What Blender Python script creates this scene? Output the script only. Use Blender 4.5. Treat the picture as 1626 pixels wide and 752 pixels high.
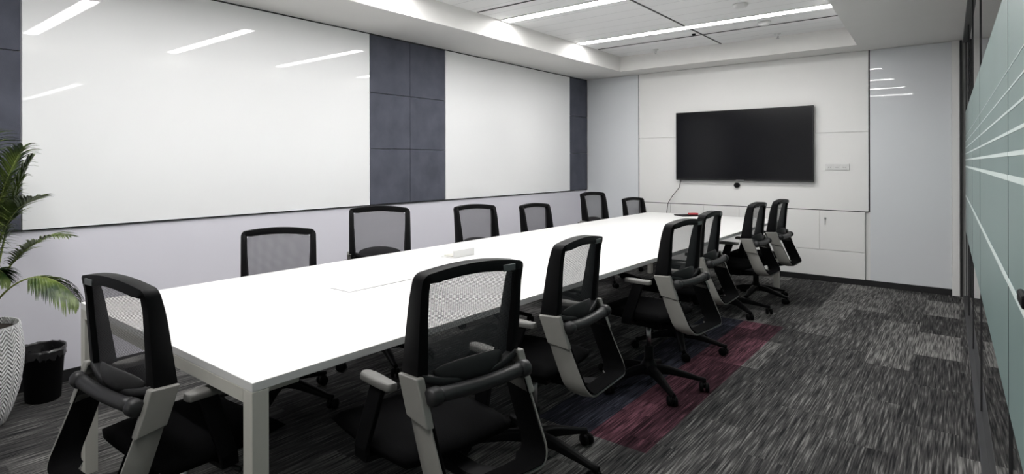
import bpy, bmesh, math, random
from mathutils import Vector, Matrix
random.seed(7)
PI = math.pi
for o in list(bpy.data.objects): bpy.data.objects.remove(o)
scene = bpy.context.scene
C = scene.collection

# ------------------------------------------------------------------ camera
cd = bpy.data.cameras.new('camera'); cam = bpy.data.objects.new('camera', cd); C.objects.link(cam)
cd.sensor_width = 36; cd.lens = 929.55 / 1626 * 36
cd.shift_x = (813 - 670.68) / 1626; cd.shift_y = -(376 - 258.84) / 1626
cd.clip_start = .02
cam.matrix_world = Matrix.Translation((0, 0, 1.39)) @ Matrix.Rotation(.7463, 4, 'Z') @ Matrix.Rotation(PI / 2, 4, 'X') @ Matrix.Rotation(-.0022, 4, 'Z')
scene.camera = cam
# ------------------------------------------------------------------ world, exposure
w = bpy.data.worlds.new('world'); scene.world = w; w.use_nodes = True
w.node_tree.nodes['Background'].inputs[0].default_value = (.9, .95, 1, 1)
w.node_tree.nodes['Background'].inputs[1].default_value = .4
LAMP = 38.0
vs = scene.view_settings
vs.view_transform = 'Standard'; vs.look = 'None'; vs.gamma = 1; vs.exposure = 0.0; vs.use_curve_mapping = False

# ------------------------------------------------------------------ materials
def newmat(name):
    m = bpy.data.materials.new(name); m.use_nodes = True
    nt = m.node_tree; b = nt.nodes['Principled BSDF']
    return m, nt, b
def N(nt, t, **k):
    n = nt.nodes.new(t)
    for a, v in k.items(): setattr(n, a, v)
    return n
def mth(nt, op, a, b=None, c=None):
    n = N(nt, 'ShaderNodeMath', operation=op)
    for i, v in enumerate((a, b, c)):
        if v is None: continue
        if isinstance(v, (int, float)): n.inputs[i].default_value = v
        else: nt.links.new(v, n.inputs[i])
    return n.outputs[0]
def mat(name, col, rough=.5, metal=0, coat=0, noise=0, nscale=20, bump=0, bscale=200, spec=.5, stretch=(1, 1, 1)):
    m, nt, b = newmat(name)
    b.inputs['Base Color'].default_value = (*col, 1); b.inputs['Roughness'].default_value = rough
    b.inputs['Metallic'].default_value = metal; b.inputs['Coat Weight'].default_value = coat
    b.inputs['Coat Roughness'].default_value = .02; b.inputs['Specular IOR Level'].default_value = spec
    tc = N(nt, 'ShaderNodeTexCoord'); mp = N(nt, 'ShaderNodeMapping'); mp.inputs['Scale'].default_value = stretch
    nt.links.new(tc.outputs['Object'], mp.inputs[0])
    if noise:
        n = N(nt, 'ShaderNodeTexNoise'); n.inputs['Scale'].default_value = nscale; n.inputs['Detail'].default_value = 4
        nt.links.new(mp.outputs[0], n.inputs['Vector'])
        mr = N(nt, 'ShaderNodeMapRange'); mr.inputs['To Min'].default_value = 1 - noise; mr.inputs['To Max'].default_value = 1 + noise
        mr.inputs['From Min'].default_value = .3; mr.inputs['From Max'].default_value = .7
        nt.links.new(n.outputs['Fac'], mr.inputs[0])
        mx = N(nt, 'ShaderNodeVectorMath', operation='SCALE'); mx.inputs[0].default_value = col
        nt.links.new(mr.outputs[0], mx.inputs['Scale']); nt.links.new(mx.outputs[0], b.inputs['Base Color'])
    if bump:
        n = N(nt, 'ShaderNodeTexNoise'); n.inputs['Scale'].default_value = bscale; n.inputs['Detail'].default_value = 3
        nt.links.new(mp.outputs[0], n.inputs['Vector'])
        bp = N(nt, 'ShaderNodeBump'); bp.inputs['Strength'].default_value = bump; bp.inputs['Distance'].default_value = .002
        nt.links.new(n.outputs['Fac'], bp.inputs['Height']); nt.links.new(bp.outputs[0], b.inputs['Normal'])
    return m
M = {}
M['lower'] = mat('lavender_white_paint', (.72, .71, .775), .6, noise=.01, nscale=3)
M['paint'] = mat('white_paint', (.78, .78, .765), .7, noise=.01, nscale=3)
M['soffit'] = mat('soffit_paint', (.79, .78, .76), .8, noise=.01, nscale=3)
M['panel'] = mat('matte_white_panel', (.82, .815, .80), .45, noise=.01, nscale=2)
M['glassboard'] = mat('white_back_painted_glass', (.87, .875, .88), .35, coat=1, noise=.006, nscale=1.5, spec=.2)
M['bluepanel'] = mat('cool_white_gloss_panel', (.72, .74, .765), .35, coat=1, noise=.006, nscale=1.5, spec=.2)
M['felt'] = mat('slate_felt', (.085, .09, .115), .85, noise=.16, nscale=5, bump=.4, bscale=150, spec=.15)
M['gap'] = mat('dark_gap', (.02, .02, .022), .7, noise=.05)
M['skirt'] = mat('black_skirting', (.012, .012, .013), .5, noise=.05)
M['laminate'] = mat('white_laminate', (.70, .70, .69), .34, noise=.006, nscale=4)
M['tablemetal'] = mat('offwhite_powdercoat', (.55, .54, .49), .45, noise=.02, nscale=30)
M['black'] = mat('black_plastic', (.0035, .0035, .004), .5, noise=.1, nscale=40, bump=.15, bscale=600, spec=.11)
M['darkgrey'] = mat('dark_grey_plastic', (.017, .017, .018), .42, noise=.08, nscale=30, bump=.15, bscale=500, spec=.4)
M['grey'] = mat('warm_grey_plastic', (.21, .205, .19), .45, noise=.04, nscale=20, bump=.15, bscale=500)
M['fabric'] = mat('black_fabric', (.003, .003, .0033), .95, noise=.2, nscale=200, bump=.5, bscale=500, spec=.05)
M['pad'] = mat('lumbar_rubber', (.014, .014, .015), .6, noise=.1, nscale=60)
M['chrome'] = mat('brushed_metal', (.5, .5, .5), .3, metal=1, noise=.03, nscale=60)
M['screen'] = mat('tv_screen', (.004, .004, .006), .16, noise=.05, nscale=2, spec=.3)
M['bezel'] = mat('tv_bezel', (.01, .01, .01), .25, noise=.05)
M['soil'] = mat('potting_soil', (.03, .022, .015), .95, noise=.4, nscale=80, bump=1, bscale=120)
M['stem'] = mat('palm_stem', (.22, .26, .07), .5, noise=.2, nscale=30)
M['white'] = mat('white_plastic', (.7, .7, .69), .35, noise=.01)
M['red'] = mat('red_plastic', (.45, .05, .06), .4, noise=.05)
M['track'] = mat('dark_grey_aluminium', (.035, .035, .037), .4, metal=.3, noise=.05)
M['liner'] = mat('bin_liner_plastic', (.012, .012, .013), .22, noise=.1, nscale=40, bump=.6, bscale=40)
M['armpad'] = mat('armrest_grey', (.13, .128, .12), .5, noise=.04, nscale=20)
M['tag'] = mat('grey_tag', (.10, .11, .11), .4, noise=.1, nscale=90)
M['teal'] = mat('teal_frosted_film', (.17, .24, .23), .42, noise=.05, nscale=1.2, bump=.1, bscale=300)
M['gap_light'] = mat('painted_clear_gap_light', (.62, .70, .68), .5, noise=.02, nscale=5)  # pale colour stands in for light seen through clear gaps in the film

def leafmat():
    m, nt, b = newmat('palm_leaf')
    tc = N(nt, 'ShaderNodeTexCoord'); n = N(nt, 'ShaderNodeTexNoise'); n.inputs['Scale'].default_value = 9
    nt.links.new(tc.outputs['Object'], n.inputs['Vector'])
    cr = N(nt, 'ShaderNodeValToRGB'); cr.color_ramp.elements[0].color = (.016, .040, .010, 1); cr.color_ramp.elements[1].color = (.19, .25, .06, 1)
    cr.color_ramp.elements[0].position = .35; cr.color_ramp.elements[1].position = .72
    nt.links.new(n.outputs['Fac'], cr.inputs[0]); nt.links.new(cr.outputs[0], b.inputs['Base Color'])
    b.inputs['Roughness'].default_value = .4
    return m
M['leaf'] = leafmat()
def meshmat():
    m, nt, b = newmat('chair_mesh_weave')
    uv = N(nt, 'ShaderNodeUVMap'); sp = N(nt, 'ShaderNodeSeparateXYZ'); nt.links.new(uv.outputs[0], sp.inputs[0])
    k = 2 * PI / .0075
    a = mth(nt, 'SINE', mth(nt, 'MULTIPLY', mth(nt, 'ADD', sp.outputs[0], sp.outputs[1]), k))
    c = mth(nt, 'SINE', mth(nt, 'MULTIPLY', mth(nt, 'SUBTRACT', sp.outputs[0], sp.outputs[1]), k))
    hole = mth(nt, 'GREATER_THAN', mth(nt, 'MULTIPLY', a, c), 0.13)
    tr = N(nt, 'ShaderNodeBsdfTransparent'); mx = N(nt, 'ShaderNodeMixShader')
    b.inputs['Base Color'].default_value = (.062, .060, .066, 1); b.inputs['Roughness'].default_value = .6
    out = nt.nodes['Material Output']
    nt.links.new(hole, mx.inputs[0]); nt.links.new(b.outputs[0], mx.inputs[1]); nt.links.new(tr.outputs[0], mx.inputs[2])
    nt.links.new(mx.outputs[0], out.inputs[0])
    return m
M['mesh'] = meshmat()
def carpetmat():
    m, nt, b = newmat('striated_carpet_planks')
    tc = N(nt, 'ShaderNodeTexCoord'); sp = N(nt, 'ShaderNodeSeparateXYZ'); nt.links.new(tc.outputs['Object'], sp.inputs[0])
    X, Y = sp.outputs[0], sp.outputs[1]
    col = mth(nt, 'FLOOR', mth(nt, 'DIVIDE', mth(nt, 'ADD', X, .02), .25))
    off = mth(nt, 'FRACT', mth(nt, 'MULTIPLY', col, .377))
    row = mth(nt, 'FLOOR', mth(nt, 'ADD', mth(nt, 'DIVIDE', Y, .75), off))
    cb = N(nt, 'ShaderNodeCombineXYZ'); nt.links.new(col, cb.inputs[0]); nt.links.new(row, cb.inputs[1])
    wn = N(nt, 'ShaderNodeTexWhiteNoise', noise_dimensions='2D'); nt.links.new(cb.outputs[0], wn.inputs['Vector'])
    tone = wn.outputs['Value']
    def streak(sx, sy, detail):
        v = N(nt, 'ShaderNodeCombineXYZ')
        nt.links.new(mth(nt, 'ADD', mth(nt, 'MULTIPLY', X, sx), mth(nt, 'MULTIPLY', tone, 37.)), v.inputs[0])
        nt.links.new(mth(nt, 'ADD', mth(nt, 'MULTIPLY', Y, sy), mth(nt, 'MULTIPLY', tone, 19.)), v.inputs[1])
        n = N(nt, 'ShaderNodeTexNoise'); n.inputs['Scale'].default_value = 1; n.inputs['Detail'].default_value = detail
        nt.links.new(v.outputs[0], n.inputs['Vector']); return n.outputs['Fac']
    s1 = streak(150, 4.5, 2); s2 = streak(45, 2.2, 3)
    f = mth(nt, 'ADD', mth(nt, 'MULTIPLY', mth(nt, 'SUBTRACT', s1, .5), 1.9), mth(nt, 'MULTIPLY', mth(nt, 'SUBTRACT', s2, .5), .9))
    f = mth(nt, 'ADD', f, mth(nt, 'MULTIPLY', mth(nt, 'POWER', tone, 2.2), .42))
    f = mth(nt, 'ADD', f, .28)
    cr = N(nt, 'ShaderNodeValToRGB'); e = cr.color_ramp.elements
    e[0].color = (.012, .012, .013, 1); e[0].position = .0; e[1].color = (.25, .245, .235, 1); e[1].position = 1
    x = e.new(.45); x.color = (.058, .057, .056, 1)
    nt.links.new(f, cr.inputs[0])
    def band(v, lo, hi): return mth(nt, 'MULTIPLY', mth(nt, 'GREATER_THAN', v, lo), mth(nt, 'LESS_THAN', v, hi))
    def tint(prev, fac, c):
        mx = N(nt, 'ShaderNodeMix', data_type='RGBA', blend_type='MULTIPLY'); nt.links.new(fac, mx.inputs[0])
        nt.links.new(prev, mx.inputs[6]); mx.inputs[7].default_value = c; return mx.outputs[2]
    o = tint(cr.outputs[0], mth(nt, 'MULTIPLY', band(X, -1.42, -1.12), band(Y, 2.78, 5.7)), (.85, .36, .50, 1))
    o = tint(o, mth(nt, 'MULTIPLY', band(X, -1.72, -1.42), band(Y, 2.78, 5.7)), (.30, .32, .46, 1))
    nt.links.new(o, b.inputs['Base Color']); b.inputs['Roughness'].default_value = .95; b.inputs['Specular IOR Level'].default_value = .1
    bp = N(nt, 'ShaderNodeBump'); bp.inputs['Strength'].default_value = .5; bp.inputs['Distance'].default_value = .003
    nt.links.new(s1, bp.inputs['Height']); nt.links.new(bp.outputs[0], b.inputs['Normal'])
    return m
M['carpet'] = carpetmat()
def ceilmat():
    m, nt, b = newmat('white_linear_ceiling_planks')
    tc = N(nt, 'ShaderNodeTexCoord'); sp = N(nt, 'ShaderNodeSeparateXYZ'); nt.links.new(tc.outputs['Object'], sp.inputs[0])
    fr = mth(nt, 'FRACT', mth(nt, 'DIVIDE', mth(nt, 'ADD', sp.outputs[1], .03), .262))
    line = mth(nt, 'LESS_THAN', fr, .035)
    nt.links.new(mth(nt, 'SUBTRACT', .88, mth(nt, 'MULTIPLY', line, .22)), N(nt, 'ShaderNodeCombineColor').inputs[0])
    cc = [n for n in nt.nodes if n.bl_idname == 'ShaderNodeCombineColor'][0]
    v = cc.inputs[0].links[0].from_socket
    nt.links.new(v, cc.inputs[1]); nt.links.new(v, cc.inputs[2]); nt.links.new(cc.outputs[0], b.inputs['Base Color'])
    b.inputs['Roughness'].default_value = .6
    return m
M['ceil'] = ceilmat()
def emit(name, s, col=(1, .985, .975)):
    m, nt, b = newmat(name); b.inputs['Base Color'].default_value = (.9, .9, .9, 1)
    b.inputs['Emission Color'].default_value = (*col, 1); b.inputs['Emission Strength'].default_value = s
    return m
M['lamp'] = emit('lamp_diffuser', LAMP); M['lamp_dim'] = emit('corridor_lamp_diffuser', 26)
def glassmat():
    m, nt, b = newmat('clear_glass')
    b.inputs['Base Color'].default_value = (.93, .97, .96, 1); b.inputs['Roughness'].default_value = .01
    b.inputs['Transmission Weight'].default_value = 1; b.inputs['IOR'].default_value = 1.45
    return m
M['glass'] = glassmat()
def potmat():
    m, nt, b = newmat('white_ribbed_ceramic')
    uv = N(nt, 'ShaderNodeUVMap'); sp = N(nt, 'ShaderNodeSeparateXYZ'); nt.links.new(uv.outputs[0], sp.inputs[0])
    u = mth(nt, 'MULTIPLY', sp.outputs[0], 22); tri = mth(nt, 'PINGPONG', u, .5)
    ph = mth(nt, 'ADD', mth(nt, 'MULTIPLY', sp.outputs[1], 46), mth(nt, 'MULTIPLY', tri, 3.0))
    s = mth(nt, 'SINE', mth(nt, 'MULTIPLY', ph, 2 * PI))
    bp = N(nt, 'ShaderNodeBump'); bp.inputs['Strength'].default_value = 1; bp.inputs['Distance'].default_value = .004
    nt.links.new(s, bp.inputs['Height']); nt.links.new(bp.outputs[0], b.inputs['Normal'])
    b.inputs['Base Color'].default_value = (.86, .86, .86, 1); b.inputs['Roughness'].default_value = .5
    return m
M['pot'] = potmat()

# ------------------------------------------------------------------ helpers
def obj(name, bm, m, parent=None, smooth=False, bevel=0, seg=2, loc=None):
    me = bpy.data.meshes.new(name); bmesh.ops.recalc_face_normals(bm, faces=bm.faces); bm.to_mesh(me); bm.free()
    o = bpy.data.objects.new(name, me); C.objects.link(o); me.materials.append(M[m])
    if smooth:
        for p in me.polygons: p.use_smooth = True
    if bevel:
        b = o.modifiers.new('bevel', 'BEVEL'); b.width = bevel; b.segments = seg; b.limit_method = 'ANGLE'; b.angle_limit = math.radians(40)
    if parent: o.parent = parent
    if loc: o.location = loc
    return o
def thing(name, label, cat, loc=(0, 0, 0), rz=0, group=None):
    o = bpy.data.objects.new(name, None); C.objects.link(o); o.location = loc; o.rotation_euler = (0, 0, rz)
    o.empty_display_size = .1
    o['label'] = label; o['category'] = cat
    if group: o['group'] = group
    return o
def tag(o, label, cat, group=None):
    o['label'] = label; o['category'] = cat
    if group: o['group'] = group
    return o
def struct(o): o['kind'] = 'structure'; return o
def box(bm, x0, x1, y0, y1, z0, z1, mtx=None):
    vs_ = [bm.verts.new((x, y, z)) for x in (x0, x1) for y in (y0, y1) for z in (z0, z1)]
    for f in ((0, 1, 3, 2), (4, 6, 7, 5), (0, 4, 5, 1), (2, 3, 7, 6), (0, 2, 6, 4), (1, 5, 7, 3)): bm.faces.new([vs_[i] for i in f])
    if mtx:
        for v in vs_: v.co = mtx @ v.co
    return vs_
def bx(*a, mtx=None): bm = bmesh.new(); box(bm, *a, mtx=mtx); return bm
def prism(bm, pts, z0, z1):
    lo = [bm.verts.new((x, y, z0)) for x, y in pts]; hi = [bm.verts.new((x, y, z1)) for x, y in pts]
    n = len(pts); bm.faces.new(lo[::-1]); bm.faces.new(hi)
    for i in range(n): bm.faces.new((lo[i], lo[(i + 1) % n], hi[(i + 1) % n], hi[i]))
def tube(bm, pts, r, n=12, cap=True):
    pts = [Vector(p) for p in pts]; rs = r if isinstance(r, (list, tuple)) else [r] * len(pts)
    rings = []; up = None
    for i, p in enumerate(pts):
        t = (pts[min(i + 1, len(pts) - 1)] - pts[max(i - 1, 0)]).normalized()
        if up is None: up = Vector((0, 0, 1)) if abs(t.z) < .9 else Vector((1, 0, 0))
        a = t.cross(up).normalized(); b = a.cross(t).normalized(); up = b
        rings.append([bm.verts.new(p + (a * math.cos(2 * PI * k / n) + b * math.sin(2 * PI * k / n)) * rs[i]) for k in range(n)])
    for i in range(len(rings) - 1):
        for k in range(n): bm.faces.new((rings[i][k], rings[i][(k + 1) % n], rings[i + 1][(k + 1) % n], rings[i + 1][k]))
    if cap: bm.faces.new(rings[0][::-1]); bm.faces.new(rings[-1])
def lathe(bm, prof, n=32, cx=0, cy=0, uv=False, capb=True, capt=False):
    rings = [[bm.verts.new((cx + r * math.cos(2 * PI * k / n), cy + r * math.sin(2 * PI * k / n), z)) for k in range(n)] for r, z in prof]
    lay = bm.loops.layers.uv.new('UVMap') if uv else None
    for i in range(len(rings) - 1):
        for k in range(n):
            f = bm.faces.new((rings[i][k], rings[i][(k + 1) % n], rings[i + 1][(k + 1) % n], rings[i + 1][k]))
            if uv:
                for l, (a, b) in zip(f.loops, ((k, i), (k + 1, i), (k + 1, i + 1), (k, i + 1))): l[lay].uv = (a / n, prof[b][1])
    if capb: bm.faces.new(rings[0][::-1])
    if capt: bm.faces.new(rings[-1])
def lerp(a, b, t): return a + (b - a) * t
def sweep(bm, rings, closed=False):
    """rings: list of lists of 3D points (same count) joined into a closed-section bar"""
    R = [[bm.verts.new(p) for p in r] for r in rings]; n = len(R[0])
    for i in range(len(R) - 1):
        for k in range(n): bm.faces.new((R[i][k], R[i][(k + 1) % n], R[i + 1][(k + 1) % n], R[i + 1][k]))
    bm.faces.new(R[0][::-1]); bm.faces.new(R[-1])

# ------------------------------------------------------------------ room shell
XL, YB, YF, ZS, ZB, ZU = -4.2242, 8.2516, -1.4, 2.6461, .9864, 2.85
GX = lambda y: .125 - .0135 * y          # the glass partition runs slightly askew
TR = lambda y: -.62 - .028 * y           # right edge of the ceiling tray
CW = 5.4                                 # corridor wall beyond the glass
struct(obj('floor', bx(XL - .2, CW + .1, YF - .1, YB + .2, -.05, 0), 'carpet'))
struct(obj('wall_left', bx(XL - .15, XL, YF, YB + .1, 0, 3.0), 'lower'))
struct(obj('wall_back', bx(XL - .1, CW + .1, YB, YB + .15, 0, 3.0), 'paint'))
struct(obj('wall_front', bx(XL - .1, CW + .1, YF - .15, YF, 0, 3.0), 'paint'))
struct(obj('wall_corridor', bx(CW, CW + .12, YF, YB, 0, 3.0), 'paint'))
TX, TY0, TY1 = -3.475, -.7, 7.785
bm = bmesh.new()   # lowered border of the ceiling with the tray's upstand, four pieces of one shape
inner = [(TX, TY0), (TR(TY0), TY0), (TR(TY1), TY1), (TX, TY1)]
outer = [(XL - .05, YF - .05), (CW + .05, YF - .05), (CW + .05, YB + .05), (XL - .05, YB + .05)]
iv = [[bm.verts.new((x, y, z)) for x, y in inner] for z in (ZS, ZU)]; ov = [[bm.verts.new((x, y, z)) for x, y in outer] for z in (ZS, ZU)]
for i in range(4):
    j = (i + 1) % 4
    bm.faces.new((iv[0][i], iv[0][j], ov[0][j], ov[0][i])); bm.faces.new((iv[0][i], iv[0][j], iv[1][j], iv[1][i]))
    bm.faces.new((iv[1][i], iv[1][j], ov[1][j], ov[1][i])); bm.faces.new((ov[0][i], ov[0][j], ov[1][j], ov[1][i]))
struct(obj('ceiling', bm, 'soffit'))
struct(obj('ceiling', bx(XL, CW, YF, YB, ZU, ZU + .08), 'ceil'))
bm = bmesh.new(); box(bm, -2.195, -2.18, TY0, TY1, ZU - .006, ZU)
struct(obj('trim_1', bm, 'darkgrey'))
k = 2
for y in (1.38, 4.53, 7.08):
    struct(obj('trim_%d' % k, bx(TX + .02, TR(y) - .02, y - .011, y + .011, ZU - .004, ZU + .001), 'gap')); k += 1
# skirting
struct(obj('baseboard_left', bx(XL, XL + .012, YF, YB, 0, .075), 'skirt'))
struct(obj('baseboard_back', bx(XL, -.09, YB - .035, YB, 0, .062), 'skirt'))
# shadow gap between wall linings and ceiling / under the boards
struct(obj('trim_%d' % k, bx(XL, XL + .014, YF, YB, ZS - .012, ZS), 'gap')); k += 1
struct(obj('trim_%d' % k, bx(XL, XL + .013, YF, YB, ZB - .008, ZB), 'gap')); k += 1
# back wall right jamb
struct(obj('trim_%d' % k, bx(-.09, -.03, YB - .035, YB, 0, ZS), 'panel', bevel=.002)); k += 1
struct(obj('trim_%d' % k, bx(-.028, -.010, YB - .05, YB, 0, ZS), 'skirt')); k += 1

# ------------------------------------------------------------------ glass partition on the right
SK = Matrix.Translation((GX(0), 0, 0)) @ Matrix.Rotation(math.atan(.0135), 4, 'Z')
seams = [-1.35, 1.1, 2.36, 4.42, 5.85, 7.1, 8.13]
wr = bpy.data.objects.new('wall_right', None); C.objects.link(wr); wr.matrix_world = SK; wr['kind'] = 'structure'
for i in range(len(seams) - 1):
    a, b = seams[i] + .004, seams[i + 1] - .004
    p = obj('glass_pane', bx(.004, .016, a, b, .03, ZS - .04), 'glass', wr)
    obj('frosted_film', bx(0, .0035, a + .002, b - .002, .68, 1.9), 'teal', p)
    bm = bmesh.new()
    for z, h in ((1.345, .016), (1.412, .012), (1.472, .009), (1.533, .007), (1.592, .005), (1.65, .003), (1.05, .02)):
        box(bm, -.0012, 0, a + .002, b - .002, z - h / 2, z + h / 2)
    obj('painted_clear_gap', bm, 'gap_light', p)  # pale strips painted on the film for the brightness its clear gaps let through
    obj('glass_joint', bx(-.0005, .010, seams[i + 1] - .0022, seams[i + 1] + .0022, .03, ZS - .04), 'gap', wr)
obj('bottom_channel', bx(-.02, .02, -1.38, 8.14, 0, .03), 'track', wr, bevel=.002)
obj('top_track', bx(-.02, .022, -1.38, 8.14, ZS - .042, ZS), 'track', wr, bevel=.002)
bm = bmesh.new(); box(bm, -.012, 0, 1.78, 1.885, 1.075, 1.105)
obj('door_handle', bm, 'black', wr, bevel=.006)

# ------------------------------------------------------------------ left wall boards and felt panels
def board(y0, y1, label):
    t = thing('whiteboard', label, 'whiteboard', (XL + .003, (y0 + y1) / 2, ZB), 0)
    h = (y1 - y0) / 2
    obj('backing', bx(.0, .008, -h + .02, h - .02, .01, ZS - ZB - .03), 'gap', t)
    obj('glass_surface', bx(.008, .018, -h, h, .0015, ZS - ZB - .0135), 'glassboard', t)
board(.962, 3.797, 'large glossy white glass writing board between two slate felt columns, nearest the palm')
board(4.925, 7.703, 'smaller-looking glossy white glass writing board near the far corner of the room')
def felt(ys, label):
    bm = bmesh.new()
    zs = [ZB, ZB + .5443, ZB + 1.0886, ZS - .013]
    for a, b in zip(ys[:-1], ys[1:]):
        for c, d in zip(zs[:-1], zs[1:]): box(bm, XL + .0025, XL + .02, a + .0025, b - .0025, c + .0025, d - .0025)
    return tag(obj('felt_panel', bm, 'felt', bevel=.004), label, 'wall panel')
felt([-.14, .41, .956], 'slate grey felt tile column on the left wall behind the potted palm')
felt([3.803, 4.361, 4.919], 'slate grey felt tile column, two tiles wide, between the two glass boards')
felt([7.709, 8.245], 'narrow slate grey felt tile column in the far left corner')

# ------------------------------------------------------------------ back wall linings
tag(obj('gloss_panel', bx(XL + .03, -3.41, YB - .022, YB - .0025, .065, ZS - .003), 'bluepanel', bevel=.0015), 'pale glossy wall panel left of the television, in the far left corner', 'wall panel')
tag(obj('gloss_panel', bx(-.772, -.092, YB - .022, YB - .0025, .065, ZS - .003), 'bluepanel', bevel=.0015), 'tall pale glossy wall panel right of the television beside the glass partition', 'wall panel')
bm = bmesh.new()
box(bm, -3.395, -.785, YB - .03, YB - .0025, .836, 1.732); box(bm, -3.395, -.785, YB - .03, YB - .0025, 1.735, ZS - .003)
tag(obj('feature_panel', bm, 'panel', bevel=.001), 'matte white lining panel on the back wall carrying the television', 'wall panel')
struct(obj('trim_20', bx(-3.409, -3.396, YB - .012, YB, .065, ZS), 'gap')); struct(obj('trim_22', bx(-3.395, -.785, YB - .012, YB, .826, .836), 'gap')); struct(obj('trim_21', bx(-.784, -.773, YB - .012, YB, .832, ZS), 'gap'))
cl = ['built-in white storage cabinet under the TV wall, leftmost, mostly behind the table', 'built-in white storage cabinet in the middle below the television', 'built-in white storage cabinet with key lock, beside the tall glossy panel']
for i in range(3):
    x0 = -3.385 + i * .857; x1 = x0 + .855
    t = thing('storage_cabinet', cl[i], 'cabinet', ((x0 + x1) / 2, YB - .002, 0), 0, None)
    h = (x1 - x0) / 2
    obj('body', bx(-h, h, -.022, 0, .064, .826), 'panel', t)
    for s in (-1, 1):
        d = obj('door', bx(min(0, s * h) + .0025, max(0, s * h) - .0025, -.036, -.022, .372, .822), 'panel', t, bevel=.0012)
        if i == 2 and s == 1:
            bm = bmesh.new(); tube(bm, [(.055, -.036, .735), (.055, -.043, .735)], .012, 16); box(bm, .052, .058, -.047, -.043, .66, .73)
            obj('lock', bm, 'chrome', d, bevel=.001)
    obj('plinth_panel', bx(-h + .002, h - .002, -.034, -.022, .066, .367), 'panel', t, bevel=.0012)
# television
tx0, tx1, tz0, tz1 = -2.8626, -1.2914, 1.158, 2.060
t = thing('television', 'large flat black television mounted on the back wall', 'television', ((tx0 + tx1) / 2, YB - .05, tz0))
hw = (tx1 - tx0) / 2; th = tz1 - tz0
obj('case', bx(-hw, hw, -.045, -.01, 0, th), 'bezel', t, bevel=.004)
obj('screen', bx(-hw + .012, hw - .012, -.0465, -.0455, .02, th - .012), 'screen', t)
obj('wall_bracket', bx(-.35, .35, -.012, .0185, .2, .65), 'gap', t)
obj('logo', bx(-.045, .045, -.0475, -.0455, .005, .012), 'chrome', t)
# small camera below the tv
bm = bmesh.new(); tube(bm, [(-2.125, YB - .028, 1.10), (-2.125, YB - .06, 1.10)], .034, 24)
cm = tag(obj('webcam', bm, 'black', bevel=.005), 'small round black camera on the wall just below the television', 'camera')
# socket plate
t = thing('socket_plate', 'white three-gang socket plate on the back wall right of the television', 'socket', (-1.075, YB - .03, 1.335))
obj('plate', bx(-.115, .115, -.009, 0, -.038, .038), 'white', t, bevel=.003)
for s in (-1, 0, 1):
    bm = bmesh.new(); box(bm, s * .07 - .028, s * .07 + .028, -.012, -.009, -.028, .028); obj('socket_module', bm, 'white', t, bevel=.002)
    bm = bmesh.new()
    for q in (-.009, .009): tube(bm, [(s * .07 + q, -.0125, -.004), (s * .07 + q, -.0118, -.004)], .004, 8)
    obj('socket_hole', bm, 'darkgrey', t)
# tv cable
bm = bmesh.new(); tube(bm, [(-2.80, 8.17, 1.165), (-2.83, 8.18, 1.05), (-2.92, 8.17, .93), (-2.965, 8.15, .84), (-2.98, 8.14, .72), (-2.99, 8.14, .4), (-3.0, 8.14, .02)], .004, 8)
tag(obj('cable', bm, 'black', smooth=True), 'thin black cable hanging from the lower left corner of the television', 'cable')

# ------------------------------------------------------------------ ceiling fittings
lab = {.27: 'long recessed strip light in the ceiling tray nearest the camera, out of view above it', 1.83: 'long strip light mirrored at the upper left of the big glass board', 3.40: 'long strip light in the ceiling tray, mirrored at the middle of the big glass board',
       4.99: 'long recessed strip light, the nearer of the two seen in the ceiling', 6.56: 'long recessed strip light, the one nearest the television wall'}
for y in (.27, 1.83, 3.40, 4.99, 6.56):
    xr = TR(y) - .07; xl = TX + .02; c = (xl + xr) / 2; h = (xr - xl) / 2
    t = thing('strip_light', lab[y], 'ceiling light', (c, y, ZU), 0, 'strip lights in the ceiling tray')
    bm = bmesh.new(); box(bm, -h, h, -.078, -.068, -.012, 0); box(bm, -h, h, .068, .078, -.012, 0); box(bm, -h, -h + .008, -.07, .07, -.012, 0); box(bm, h - .008, h, -.07, .07, -.012, 0)
    obj('housing', bm, 'white', t)
    for a, b in ((-h + .008, -.002), (.002, h - .008)): obj('diffuser', bx(a, b, -.067, .067, -.009, -.004), 'lamp', t)
t = thing('corridor_light', 'strip light on the ceiling behind the glass partition, mirrored at the far left', 'ceiling light', (3.1, 3.03, ZS - .001))
obj('housing', bx(-1.55, 1.55, -.06, .06, -.03, 0), 'white', t); obj('diffuser', bx(-1.53, 1.53, -.05, .05, -.034, -.03), 'lamp_dim', t)
def sprinkler(x, y, label):
    t = thing('sprinkler', label, 'sprinkler', (x, y, ZU), 0)
    bm = bmesh.new(); lathe(bm, [(.035, 0), (.033, -.006), (.012, -.010), (.010, -.03)], 20, capt=True); obj('escutcheon', bm, 'white', t, True)
    bm = bmesh.new(); tube(bm, [(0, 0, -.028), (0, 0, -.052)], .004, 8)
    for s in (-1, 1): tube(bm, [(s * .011, 0, -.028), (s * .012, 0, -.042), (0, 0, -.052)], .002, 6)
    tube(bm, [(0, 0, -.052), (0, 0, -.055)], .018, 16); obj('deflector', bm, 'chrome', t)
sprinkler(-1.55, 7.62, 'small pendant fire sprinkler in the ceiling tray, right of the dark ceiling line')
sprinkler(-2.92, 7.60, 'small pendant fire sprinkler in the ceiling tray, left of the dark ceiling line')
bm = bmesh.new(); lathe(bm, [(.065, ZU), (.065, ZU - .012), (.05, ZU - .03), (.02, ZU - .034)], 28, -1.51, 5.96, capt=True)
tag(obj('smoke_detector', bm, 'white', smooth=True), 'round grey-white smoke detector on the ceiling between the two strip lights', 'smoke detector')
bm = bmesh.new(); lathe(bm, [(.06, ZU), (.058, ZU - .02), (.045, ZU - .036), (.01, ZU - .04)], 28, -1.52, 6.88, capt=True)
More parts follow.
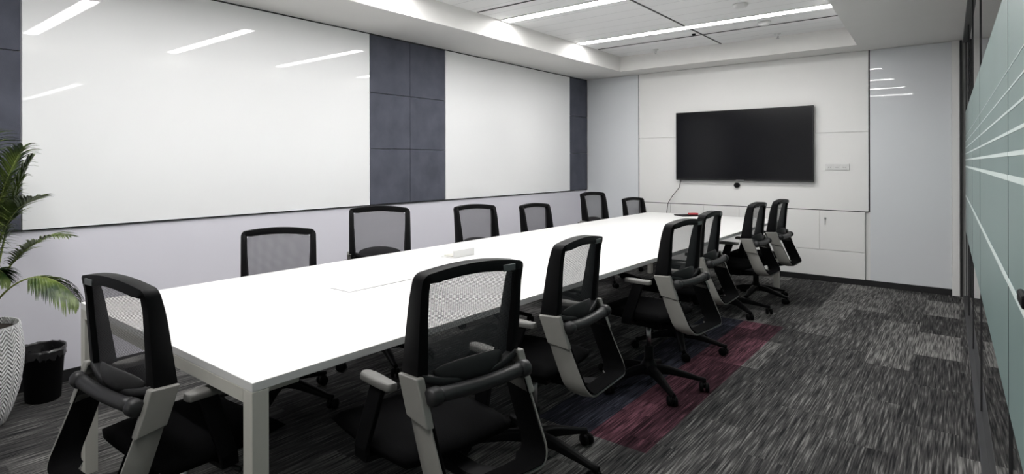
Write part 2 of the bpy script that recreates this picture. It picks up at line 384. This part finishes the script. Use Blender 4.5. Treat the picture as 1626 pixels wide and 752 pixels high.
tag(obj('motion_sensor', bm, 'white', smooth=True), 'round white sensor on the ceiling beside the far strip light', 'sensor')
bm = bmesh.new(); lathe(bm, [(.02, ZU), (.02, ZU - .012), (.012, ZU - .02)], 20, -2.25, 6.98, capt=True)
tag(obj('ceiling_microphone', bm, 'black', smooth=True), 'tiny black button fixed to the ceiling by the dark grid line', 'microphone')

# ------------------------------------------------------------------ table
TZ = .765; x0, x1, y0, y1 = -2.93, -1.487, .893, 7.40
t = thing('conference_table', 'very long white rectangular conference table with square legs', 'table', ((x0 + x1) / 2, (y0 + y1) / 2, 0))
hx, hy = (x1 - x0) / 2, (y1 - y0) / 2
obj('tabletop', bx(-hx, hx, -hy, hy, TZ - .027, TZ), 'laminate', t, bevel=.002)
for s in (-1, 1):
    ya, yb = (s * hy - (.0 if s > 0 else 0), s * (hy - .055)); ya, yb = min(ya, yb), max(ya, yb)
    obj('end_beam', bx(-hx + .05, hx - .05, ya, yb, TZ - .068, TZ - .0272), 'tablemetal', t, bevel=.001)
    for q in (-1, 1):
        xa, xb = sorted((q * hx, q * (hx - .05)))
        obj('leg', bx(xa, xb, ya, yb, 0, TZ - .0272), 'tablemetal', t, bevel=.002)
for q in (-1, 1):
    xa, xb = sorted((q * (hx - .16), q * (hx - .21)))
    obj('side_rail', bx(xa, xb, -hy + .055, hy - .055, TZ - .068, TZ - .0272), 'tablemetal', t)
for (fx0, fx1, fy0, fy1) in ((-2.33, -2.185, 1.84, 2.48),):
    cx, cy = (x0 + x1) / 2, (y0 + y1) / 2
    f = obj('cable_flap_frame', bx(fx0 - cx, fx1 - cx, fy0 - cy, fy1 - cy, TZ - .001, TZ + .0006), 'gap', t)
    obj('cable_flap', bx(fx0 - cx + .0025, fx1 - cx - .0025, fy0 - cy + .0025, fy1 - cy - .0025, TZ, TZ + .0022), 'laminate', f, bevel=.001)
t = thing('popup_power_box', 'small white pop-up power box standing open on the table centre', 'power box', (-2.45, 2.95, TZ))
obj('lid', bx(-.006, 0, -.0, .22, .001, .05), 'laminate', t, bevel=.001)
obj('tray', bx(-.11, -.006, 0, .22, .0005, .004), 'white', t, bevel=.001)
obj('socket_strip', bx(-.10, -.03, .02, .20, .004, .014), 'tablemetal', t, bevel=.002)
# cable trays below the table top
for i, (cx, cy, L) in enumerate(((-1.78, 1.10, .22), (-2.08, 1.42, .34))):
    bm = bmesh.new(); box(bm, cx - .07, cx + .07, cy - L / 2, cy + L / 2, .628, .632); box(bm, cx - .072, cx - .068, cy - L / 2, cy + L / 2, .632, .697); box(bm, cx + .068, cx + .072, cy - L / 2, cy + L / 2, .632, .697)
    tag(obj('cable_tray', bm, 'tablemetal'), ['short pale metal cable tray fixed under the table just behind the front right leg', 'pale metal cable tray fixed under the table deeper in from the front right leg'][i], 'cable tray')
tag(obj('notebook', bx(-.12, .12, -.09, .09, 0, .012), 'black', bevel=.003, loc=(-2.38, 7.16, TZ + .0006)), 'thin black notebook lying at the far end of the table', 'notebook')
bpy.data.objects['notebook'].rotation_euler = (0, 0, math.radians(50))
rb = tag(obj('red_box', bx(-.05, .05, -.03, .03, 0, .02), 'red', bevel=.004, loc=(-2.34, 7.22, TZ + .0125)), 'small red box lying on the thin black notebook', 'box')
rb.rotation_euler = (0, 0, math.radians(48))

# ------------------------------------------------------------------ office chair (faces +y, origin on the floor below the column)
UP = {}
def back_y(z, e):       # front (e=0) and rear (e=1) edge of the back frame at height z, measured without the lift
    t = (z - .70) / .37
    f = -.142 - .060 * t - .014 * max(0, t - .7) / .3; r = -.222 - .026 * t - .016 * max(0, t - .8) / .2
    return f if e == 0 else r
def frame_path(zb=.73, top=1.045, W=.21, rc=.028, arch=.015):
    P = []
    for i in range(8): P.append((-W, lerp(zb, top - rc, i / 7)))
    for i in range(1, 7):
        a = PI - PI / 2 * i / 6; P.append((-W + rc + rc * math.cos(a), top - rc + rc * math.sin(a)))
    n = 14
    for i in range(1, n):
        u = i / n; x = lerp(-W + rc, W - rc, u); P.append((x, top + arch * (1 - (2 * u - 1) ** 2)))
    for i in range(0, 6):
        a = PI / 2 - PI / 2 * i / 6; P.append((W - rc + rc * math.cos(a), top - rc + rc * math.sin(a)))
    for i in range(8): P.append((W, lerp(top - rc, zb, i / 7)))
    return P
def make_chair(name, label, side=1):
    root = thing(name, label, 'office chair', group='black mesh-back office chairs')
    # back frame: one bar swept up one side, over the top and down the other
    P = frame_path(); bm = bmesh.new(); rings = []; inn = []
    for i, (x, z) in enumerate(P):
        a = P[max(i - 1, 0)]; b = P[min(i + 1, len(P) - 1)]; tx, tz = b[0] - a[0], b[1] - a[1]; l = math.hypot(tx, tz); nx, nz = tz / l, -tx / l
        wdt = .012 * max(0, min(1, (.95 - z) / .2)) + lerp(.033, .038, max(0, (z - .95) / .1) if abs(x) < .18 else 0)
        f, r = back_y(z, 0), back_y(z, 1); m_ = (f + r) / 2
        rings.append([(x, f + .004, z), (x + nx * wdt * .8, f, z + nz * wdt * .8), (x + nx * wdt, m_, z + nz * wdt), (x + nx * wdt * .8, r, z + nz * wdt * .8), (x, r + .004, z)])
        inn.append((x + nx * wdt * .5, z + nz * wdt * .5))
    sweep(bm, rings); obj('back_frame', bm, 'black', root, True, bevel=.003)
    # woven mesh stretched inside the frame
    bm = bmesh.new(); uvl = bm.loops.layers.uv.new('UVMap'); nx_, nz_ = 14, 12; G = []
    for j in range(nz_ + 1):
        v = j / nz_; row = []
        for i in range(nx_ + 1):
            u = i / nx_; x = lerp(-.182, .182, u)
            ztop = 1.03 + .02 * (1 - (2 * u - 1) ** 2) - .03 * abs(2 * u - 1) ** 6; z = lerp(.715, ztop, v)
            y = back_y(z, 1) + .018 + .006 * (1 - (2 * u - 1) ** 2) * 0 - .012 * (1 - (2 * u - 1) ** 2) * (1 - v * .7) + .03 * math.sin(PI * min(1, (z - .70) / .2)) * (1 - (2 * u - 1) ** 2) * .5
            row.append(bm.verts.new((x, y, z)))
        G.append(row)
    for j in range(nz_):
        for i in range(nx_):
            f = bm.faces.new((G[j][i], G[j][i + 1], G[j + 1][i + 1], G[j + 1][i]))
            for l in f.loops: l[uvl].uv = (l.vert.co.x, l.vert.co.z)
    mo = obj('mesh_back', bm, 'mesh', root, True)
    # lumbar pad
    bm = bmesh.new(); bmesh.ops.create_uvsphere(bm, u_segments=24, v_segments=12, radius=1)
    for v in bm.verts: v.co = Vector((v.co.x * .145, v.co.y * .010 - .246 + .035 * v.co.x ** 2, v.co.z * .036 + .742))
    obj('lumbar_pad', bm, 'pad', root, True)
    # lower rim of the back, a smile-shaped rail
    bm = bmesh.new(); rings = []
    for i in range(17):
        u = i / 16; x = lerp(-.195, .195, u); z = .742 - .035 * (1 - (2 * u - 1) ** 2); y = -.212 - .02 * (1 - (2 * u - 1) ** 2)
        rings.append([(x, y - .016, z - .012), (x, y + .014, z - .014), (x, y + .014, z + .010), (x, y - .014, z + .010)])
    sweep(bm, rings); obj('lower_rail', bm, 'darkgrey', root, True, bevel=.003)
    # crossbar with knobs behind the back
    bm = bmesh.new()
    pts = [(lerp(-.17, .17, i / 10), -.266 - .006 * math.sin(PI * i / 10), .700 - .004 * math.sin(PI * i / 10)) for i in range(11)]
    tube(bm, pts, .0215, 16); cbo = obj('crossbar', bm, 'darkgrey', root, True)
    for s in (-1, 1):
        bm = bmesh.new(); tube(bm, [(s * .165, -.268, .70), (s * .172, -.268, .70), (s * .198, -.266, .70), (s * .206, -.266, .70)], [.020, .027, .027, .020], 20); obj('knob', bm, 'darkgrey', cbo, True)
    # support loop: grey outer band, black inner liner
    def loop_path():
        P = []; W = .213; z1, z0, rc = .738, .425, .065
        for i in range(9): P.append((-W, lerp(z1, z0 + rc, i / 8)))
        for i in range(1, 7): a = PI + PI / 2 * i / 6; P.append((-W + rc + rc * math.cos(a), z0 + rc + rc * math.sin(a)))
        for i in range(1, 9): P.append((lerp(-W + rc, W - rc, i / 8), z0))
        for i in range(1, 7): a = -PI / 2 + PI / 2 * i / 6; P.append((W - rc + rc * math.cos(a), z0 + rc + rc * math.sin(a)))
        for i in range(1, 9): P.append((W, lerp(z0 + rc, z1, i / 8)))
        return P
    def ly(z):
        t = (.738 - z) / .31; f = -.150 - .100 * t - .02 * t * t; r = -.232 - .125 * t - .01 * t * t; return f, r
    LP = loop_path()
    def band(o0, o1, grow, name, m, sel=None):
        bm = bmesh.new(); rings = []
        for i, (x, z) in enumerate(LP):
            a = LP[max(i - 1, 0)]; b = LP[min(i + 1, len(LP) - 1)]; tx, tz = b[0] - a[0], b[1] - a[1]; l = math.hypot(tx, tz); nx, nz = -tz / l, tx / l
            if nx * x + nz * (z - .6) > 0: nx, nz = -nx, -nz       # inward
            f, r = ly(z); f += grow; r -= grow; m_ = (f + r) / 2; bl = .006
            if abs(x) < .14: f = lerp(f, r, .30)
            rings.append([(x + nx * (o0 + bl), f, z + nz * (o0 + bl)), (x + nx * o1, f, z + nz * o1), (x + nx * o1, r, z + nz * o1), (x + nx * (o0 + bl), r, z + nz * (o0 + bl)), (x + nx * o0, m_, z + nz * o0)])
        sweep(bm, rings); return obj(name, bm, m, root, True, bevel=.002)
    lo = band(-.004, .0085, 0, 'support_loop', 'grey'); lo['label'] = 'warm grey support loop'
    band(.009, .018, .002, 'loop_liner', 'fabric')
    for s in (-1, 1):                                             # upper cap of each upright
        bm = bmesh.new(); f0, r0 = ly(.742); f1, r1 = ly(.625); X0, X1 = sorted((s * .224, s * .195))
        A = [(X0, f0 + .006, .742), (X1, f0 + .006, .742), (X1, r0 - .006, .748), (X0, r0 - .006, .748)]
        B = [(X0, f1 + .003, .630), (X1, f1 + .003, .630), (X1, r1 - .004, .618), (X0, r1 - .004, .618)]
        sweep(bm, [A, B]); obj('upright_cap', bm, 'grey', root, bevel=.005, seg=3)
    # tag on the top rail
    bm = bmesh.new(); zt = 1.053; box(bm, side * .13 - .026, side * .13 + .026, back_y(zt, 1) - .0025, back_y(zt, 1) + .006, zt - .034, zt - .014)
    obj('maker_tag', bm, 'tag', root, bevel=.001)
    # seat
    bm = bmesh.new(); nx_, ny_ = 14, 14; top = []; bot = []
    for j in range(ny_ + 1):
        rt, rb = [], []
        for i in range(nx_ + 1):
            u, v = 2 * i / nx_ - 1, 2 * j / ny_ - 1
            k2 = (abs(u) ** 4 + abs(v) ** 4); sx = u * (1 - .08 * v * v) * .245; sy = v * (1 - .06 * u * u) * .235 + .045
            edge = max(abs(u), abs(v)) ** 6
            zt_ = .512 - .030 * edge + .010 * abs(u) ** 2 - .022 * max(0, v) ** 3
            rt.append(bm.verts.new((sx, sy, zt_))); rb.append(bm.verts.new((sx * .95, sy, .447 + .018 * edge)))
        top.append(rt); bot.append(rb)
    for j in range(ny_):
        for i in range(nx_):
            bm.faces.new((top[j][i], top[j][i + 1], top[j + 1][i + 1], top[j + 1][i])); bm.faces.new((bot[j][i], bot[j + 1][i], bot[j + 1][i + 1], bot[j][i + 1]))
    for i in range(nx_):
        bm.faces.new((top[0][i], bot[0][i], bot[0][i + 1], top[0][i + 1])); bm.faces.new((top[ny_][i], top[ny_][i + 1], bot[ny_][i + 1], bot[ny_][i]))
        bm.faces.new((top[i][0], top[i + 1][0], bot[i + 1][0], bot[i][0])); bm.faces.new((top[i][nx_], bot[i][nx_], bot[i + 1][nx_], top[i + 1][nx_]))
    obj('seat', bm, 'fabric', root, True)
    # mechanism and spine joining the loop to the column
    bm = bmesh.new(); box(bm, -.07, .07, -.10, .12, .385, .446); box(bm, -.10, .10, -.02, .09, .43, .449)
    sweep(bm, [[(-.03, -.09, .385), (.03, -.09, .385), (.03, -.09, .43), (-.03, -.09, .43)], [(-.035, -.22, .395), (.035, -.22, .395), (.035, -.22, .425), (-.035, -.22, .425)], [(-.05, -.31, .420), (.05, -.31, .420), (.05, -.31, .440), (-.05, -.31, .440)]])
    obj('tilt_mechanism', bm, 'black', root, bevel=.006)
    bm = bmesh.new(); tube(bm, [(.07, .03, .41), (.20, .05, .405)], .005, 8); tube(bm, [(.20, .05, .405), (.245, .055, .403)], .009, 10); obj('height_lever', bm, 'darkgrey', root, True)
    # arms
    for s in (-1, 1):
        bm = bmesh.new()
        pts = [(s * .05, .02, .437), (s * .20, .02, .437), (s * .250, .01, .445), (s * .258, .0, .48), (s * .235, -.06, .688)]
        rings = []
        for i, p in enumerate(pts):
            w2 = .032; d = .009
            if i < 2: rings.append([(p[0], p[1] - w2, p[2] - d), (p[0], p[1] + w2, p[2] - d), (p[0], p[1] + w2, p[2] + d), (p[0], p[1] - w2, p[2] + d)])
            elif i == 2: rings.append([(p[0] + s * d, p[1] - w2, p[2] - d), (p[0] + s * d, p[1] + w2, p[2] - d), (p[0] - s * d, p[1] + w2, p[2] + d), (p[0] - s * d, p[1] - w2, p[2] + d)])
            else: rings.append([(p[0] + s * d, p[1] - w2, p[2]), (p[0] + s * d, p[1] + w2, p[2]), (p[0] - s * d, p[1] + w2, p[2]), (p[0] - s * d, p[1] - w2, p[2])])
        sweep(bm, rings); a = obj('arm_post', bm, 'black', root, bevel=.003)
        bm = bmesh.new(); rings = []
        for yy, ww, zz in ((-.135, .008, .696), (-.125, .020, .694), (-.07, .024, .694), (-.01, .025, .694), (.015, .022, .693), (.028, .010, .691)):
            cx = s * .232; rings.append([(cx - ww, yy, zz - .010), (cx + ww, yy, zz - .010), (cx + ww, yy, zz + .008), (cx + ww * .7, yy, zz + .014), (cx - ww * .7, yy, zz + .014), (cx - ww, yy, zz + .008)])
        sweep(bm, rings); ap = obj('armrest_pad', bm, 'armpad', root, True, bevel=.003); ap['label'] = 'grey armrest pad'
    upper = list(root.children)
    for o in upper: UP[o.name.split('.')[0]] = 1
    # column and base
    bm = bmesh.new(); tube(bm, [(0, 0, .09), (0, 0, .25)], .027, 20); obj('column_cover', bm, 'black', root, True)
    bm = bmesh.new(); tube(bm, [(0, 0, .25), (0, 0, .387)], .014, 16); obj('gas_lift', bm, 'chrome', root, True)
    bm = bmesh.new(); lathe(bm, [(.052, .082), (.058, .10), (.050, .135), (.034, .155), (.030, .17)], 24, capt=True); obj('hub', bm, 'black', root, True)
    for k in range(5):
        a = 2 * PI * k / 5; rot = Matrix.Rotation(a, 4, 'Z')
        bm = bmesh.new(); rings = []
        for r_, hw_, zt_, zb_ in ((.03, .030, .140, .088), (.12, .026, .132, .088), (.22, .021, .105, .072), (.29, .018, .084, .060), (.325, .014, .078, .058)):
            rings.append([rot @ Vector(q) for q in ((r_, -hw_, zb_), (r_, hw_, zb_), (r_, hw_ * .9, zt_ - .008), (r_, hw_ * .45, zt_), (r_, -hw_ * .45, zt_), (r_, -hw_ * .9, zt_ - .008))])
        sweep(bm, rings); lg = obj('base_leg', bm, 'black', root, True, bevel=.002)
        th_ = random.uniform(0, 2 * PI); cr_ = Matrix.Translation(rot @ Vector((.315, 0, 0))) @ Matrix.Rotation(th_, 4, 'Z')
        bm = bmesh.new()
        tube(bm, [cr_ @ Vector((0, 0, .045)), cr_ @ Vector((0, 0, .072))], .008, 8)
        for s in (-1, 1):
            tube(bm, [cr_ @ Vector((.014, s * .006, .028)), cr_ @ Vector((.014, s * .011, .028)), cr_ @ Vector((.014, s * .023, .028)), cr_ @ Vector((.014, s * .027, .028))], [.026, .028, .028, .022], 18)
        box(bm, -.012, .030, -.006, .006, .028, .052, mtx=cr_)
        obj('caster', bm, 'black', lg, True)
    return root
def dup(root, mir=False):
    r = root.copy(); C.objects.link(r)
    for ch in list(root.children):
        c = ch.copy(); C.objects.link(c); c.parent = r
        for g in ch.children:
            d = g.copy(); C.objects.link(d); d.parent = c
    return r
proto = make_chair('office_chair', 'x')
SPECS = [
 # name, x, y, yaw of the upper part, lift, scale, base turn, label
 ('R1', -1.335, 1.462, 81.0, .030, 1.0, 20, 'black mesh office chair nearest the camera, right side, just behind the front table leg'),
 ('R2', -1.484, 2.377, 93.1, .002, 1.0, 50, 'black mesh office chair, second from the front on the right side of the table'),
 ('R3', -1.444, 3.638, 84.5, -.005, 1.0, 15, 'black mesh chair, third from front on the right side, beside the wine red carpet strip'),
 ('R4', -1.575, 4.54, 90.8, -.021, 1.0, 60, 'black mesh chair, fourth from front on the right side, partly behind the third one'),
 ('R5', -1.598, 5.963, 88.2, -.029, 1.0, 10, 'black mesh office chair, fifth from the front on the right side of the table'),
 ('R6', -1.567, 6.731, 88.4, -.037, 1.0, 35, 'farthest black mesh office chair on the right side, before the white cabinets'),
 ('E1', -2.0, .935, 5.5, -.026, 1.0, 0, 'black mesh office chair at the near short end of the table'),
 ('L1', -2.94, 1.95, -122, -.143, 1.08, 0, 'black mesh office chair on the wall side, first from the palm'),
 ('L2', -3.022, 2.84, -130, -.068, 1.08, 30, 'black mesh office chair on the wall side, second from the palm, with tall back'),
 ('L3', -3.022, 4.154, -105, -.10, 1.06, 0, 'black mesh office chair on the wall side, third from the palm'),
 ('L4', -3.016, 5.194, -96.6, -.14, 1.06, 20, 'black mesh office chair on the wall side, fourth from the palm, with low back'),
 ('L5', -3.024, 6.491, -97.5, -.075, 1.06, 40, 'black mesh office chair on the wall side, fifth from the palm, raised high'),
 ('L6', -3.06, 7.72, -100, -.19, 1.06, 12, 'black mesh office chair on the wall side, farthest from the palm'),
]
BASE = ('column_cover', 'gas_lift', 'hub', 'base_leg')
for i, (nm, x, y, yaw, lift, sc, turn, lb) in enumerate(SPECS):
    r = proto if i == len(SPECS) - 1 else dup(proto)
    r.location = (x, y, 0); r.rotation_euler = (0, 0, math.radians(yaw)); r.scale = (sc, sc, sc); r['label'] = lb
    for ch in r.children:
        b = ch.name.split('.')[0]
        if b in BASE:
            ch.rotation_euler = (0, 0, math.radians(turn))
            if b == 'gas_lift': ch.scale = (1, 1, 1); ch.location = (0, 0, min(0, lift) )
        else: ch.location = (0, 0, lift)
        if b == 'maker_tag' and nm == 'E1': ch.location.x = -.26

# ------------------------------------------------------------------ potted palm
PX, PY = -3.83, .68
t = thing('potted_palm', 'tall green areca palm in a white ribbed egg-shaped pot at the left edge', 'potted plant', (PX, PY, 0), .7463)
bm = bmesh.new()
prof = [(.105, 0), (.12, .012), (.15, .08), (.18, .18), (.198, .29), (.203, .37), (.197, .45), (.186, .52), (.182, .535), (.174, .535), (.172, .50)]
lathe(bm, prof, 48, uv=True); obj('pot', bm, 'pot', t, True)
bm = bmesh.new(); lathe(bm, [(.02, .505), (.10, .508), (.176, .50)], 32, capb=True); obj('soil', bm, 'soil', t, True)
def bez(P, u):
    P = [Vector(p) for p in P]
    while len(P) > 1: P = [P[i].lerp(P[i + 1], u) for i in range(len(P) - 1)]
    return P[0]
def frond(P, L, n=34, start=.42, droop=.35, seed=0, wid=.0088):
    rnd = random.Random(seed); S = 22
    pts = [bez(P, i / S) for i in range(S + 1)]
    bm = bmesh.new(); tube(bm, pts, [lerp(.0075, .0018, i / S) for i in range(S + 1)], 6)
    st = obj('frond_stem', bm, 'stem', t, True)
    bm = bmesh.new()
    for i in range(n):
        u = lerp(start, 1, (i + .5) / n); p = bez(P, u); tg = (bez(P, min(1, u + .01)) - bez(P, u - .01)).normalized()
        side = tg.cross(Vector((0, 0, 1)));
        if side.length < .1: side = Vector((1, 0, 0))
        side.normalize(); upv = side.cross(tg)
        for s in (-1, 1):
            k = (i + .5) / n; ln = L * (math.sin(PI * (.18 + .77 * k)) ** .7) * rnd.uniform(.85, 1.1)
            d = (side * s * .85 + tg * lerp(.55, 1.0, k) + upv * rnd.uniform(.1, .35)).normalized()
            q = p.copy(); prev = None; seg = 6
            for j in range(seg + 1):
                f = j / seg; w_ = wid * (math.sin(PI * min(1, .12 + .88 * f)) ** .6) * (1 - f * .55) if j < seg else .0006
                nrm = d.cross(Vector((0, 0, 1))); nrm = nrm.normalized() if nrm.length > .05 else side
                cur = (bm.verts.new(q + nrm * w_), bm.verts.new(q + Vector((0, 0, -w_ * .5))), bm.verts.new(q - nrm * w_))
                if prev:
                    bm.faces.new((prev[0], prev[1], cur[1], cur[0])); bm.faces.new((prev[1], prev[2], cur[2], cur[1]))
                prev = cur
                d = (d + Vector((0, 0, -1)) * droop * (.6 + f) / seg * 2).normalized(); q = q + d * ln / seg
    obj('leaflets', bm, 'leaf', st)
b0 = .505
# local x = to the right in the photo, local y = away from the camera
F = [([(.02, 0, b0), (.08, .02, .80), (.22, .03, 1.03), (.47, .02, 1.01)], .16, .45, .35),
     ([(.03, -.02, b0), (.10, -.05, .72), (.36, -.06, .95), (.56, -.06, .68)], .20, .60, .9),
     ([(.0, .02, b0), (.06, .05, 1.05), (.12, .05, 1.16), (.31, .03, 1.22)], .16, .50, .25),
     ([(.0, 0, b0), (.03, 0, .95), (.10, .02, 1.30), (.22, .02, 1.48)], .26, .40, .5),
     ([(-.02, -.02, b0), (-.02, -.04, 1.0), (.0, -.06, 1.40), (.12, -.10, 1.55)], .28, .40, .5),
     ([(-.02, .02, b0), (-.10, .05, 1.0), (-.16, -.10, 1.35), (-.24, -.15, 1.4)], .28, .42, .5),
     ([(-.03, -.02, b0), (-.10, -.10, .9), (-.15, -.25, 1.15), (-.10, -.42, 1.15)], .26, .45, .5),
     ([(0, -.03, b0), (.02, -.10, .85), (.05, -.22, 1.12), (.12, -.36, 1.12)], .24, .45, .5),
     ([(.02, .02, b0), (.06, .08, .9), (.08, .14, 1.25), (.16, .18, 1.42)], .24, .42, .4),
     ([(-.04, 0, b0), (-.12, -.1, .8), (-.22, -.2, .98), (-.30, -.3, .85)], .22, .45, .5),
     ([(.0, .0, b0), (.03, -.02, .75), (.10, -.04, .93), (.20, -.05, .78)], .13, .55, .7),
     ([(-.01, .0, b0), (-.02, -.08, .75), (-.01, -.16, 1.0), (.04, -.20, 1.25)], .26, .42, .5)]
F += [([(-.02, .02, b0), (-.03, .02, .9), (-.04, .0, 1.2), (.02, -.03, 1.42)], .26, .30, .6),
      ([(.01, .0, b0), (.02, .03, .8), (.02, .06, 1.1), (.10, .10, 1.30)], .20, .30, .6),
      ([(-.01, .01, b0), (.0, .03, .8), (.04, .06, 1.05), (.12, .08, 1.18)], .24, .35, .5),
      ([(.0, -.02, b0), (.01, -.05, .8), (.03, -.12, 1.2), (.10, -.15, 1.36)], .26, .40, .5),
      ([(-.01, -.01, b0), (-.03, -.03, .8), (-.05, -.08, 1.15), (.02, -.12, 1.4)], .28, .35, .5)]
for i, (P, L, s, dr) in enumerate(F): frond(P, L, start=s, droop=dr, seed=i)

# ------------------------------------------------------------------ waste bin
t = thing('waste_bin', 'small black waste bin with liner beside the white palm pot', 'bin', (-4.01, 1.02, 0))
bm = bmesh.new(); lathe(bm, [(.088, 0), (.092, .006), (.113, .30), (.118, .303), (.110, .303), (.088, .012)], 36); obj('body', bm, 'black', t, True)
bm = bmesh.new(); rnd = random.Random(3); n = 48; rings = []
for (r, z, a) in ((.100, .16, .004), (.108, .26, .004), (.1125, .307, .002), (.121, .311, .003), (.1215, .29, .004), (.120, .262, .006)):
    rings.append([bm.verts.new(((r + rnd.uniform(-a, a) + (.004 * math.sin(k * 1.7) if z < .27 and a > .005 else 0)) * math.cos(2 * PI * k / n), (r + rnd.uniform(-a, a)) * math.sin(2 * PI * k / n), z + rnd.uniform(-a, a) * (3 if a > .005 else 1))) for k in range(n)])
for i in range(len(rings) - 1):
    for k in range(n): bm.faces.new((rings[i][k], rings[i][(k + 1) % n], rings[i + 1][(k + 1) % n], rings[i + 1][k]))
obj('bin_liner', bm, 'liner', t, True)
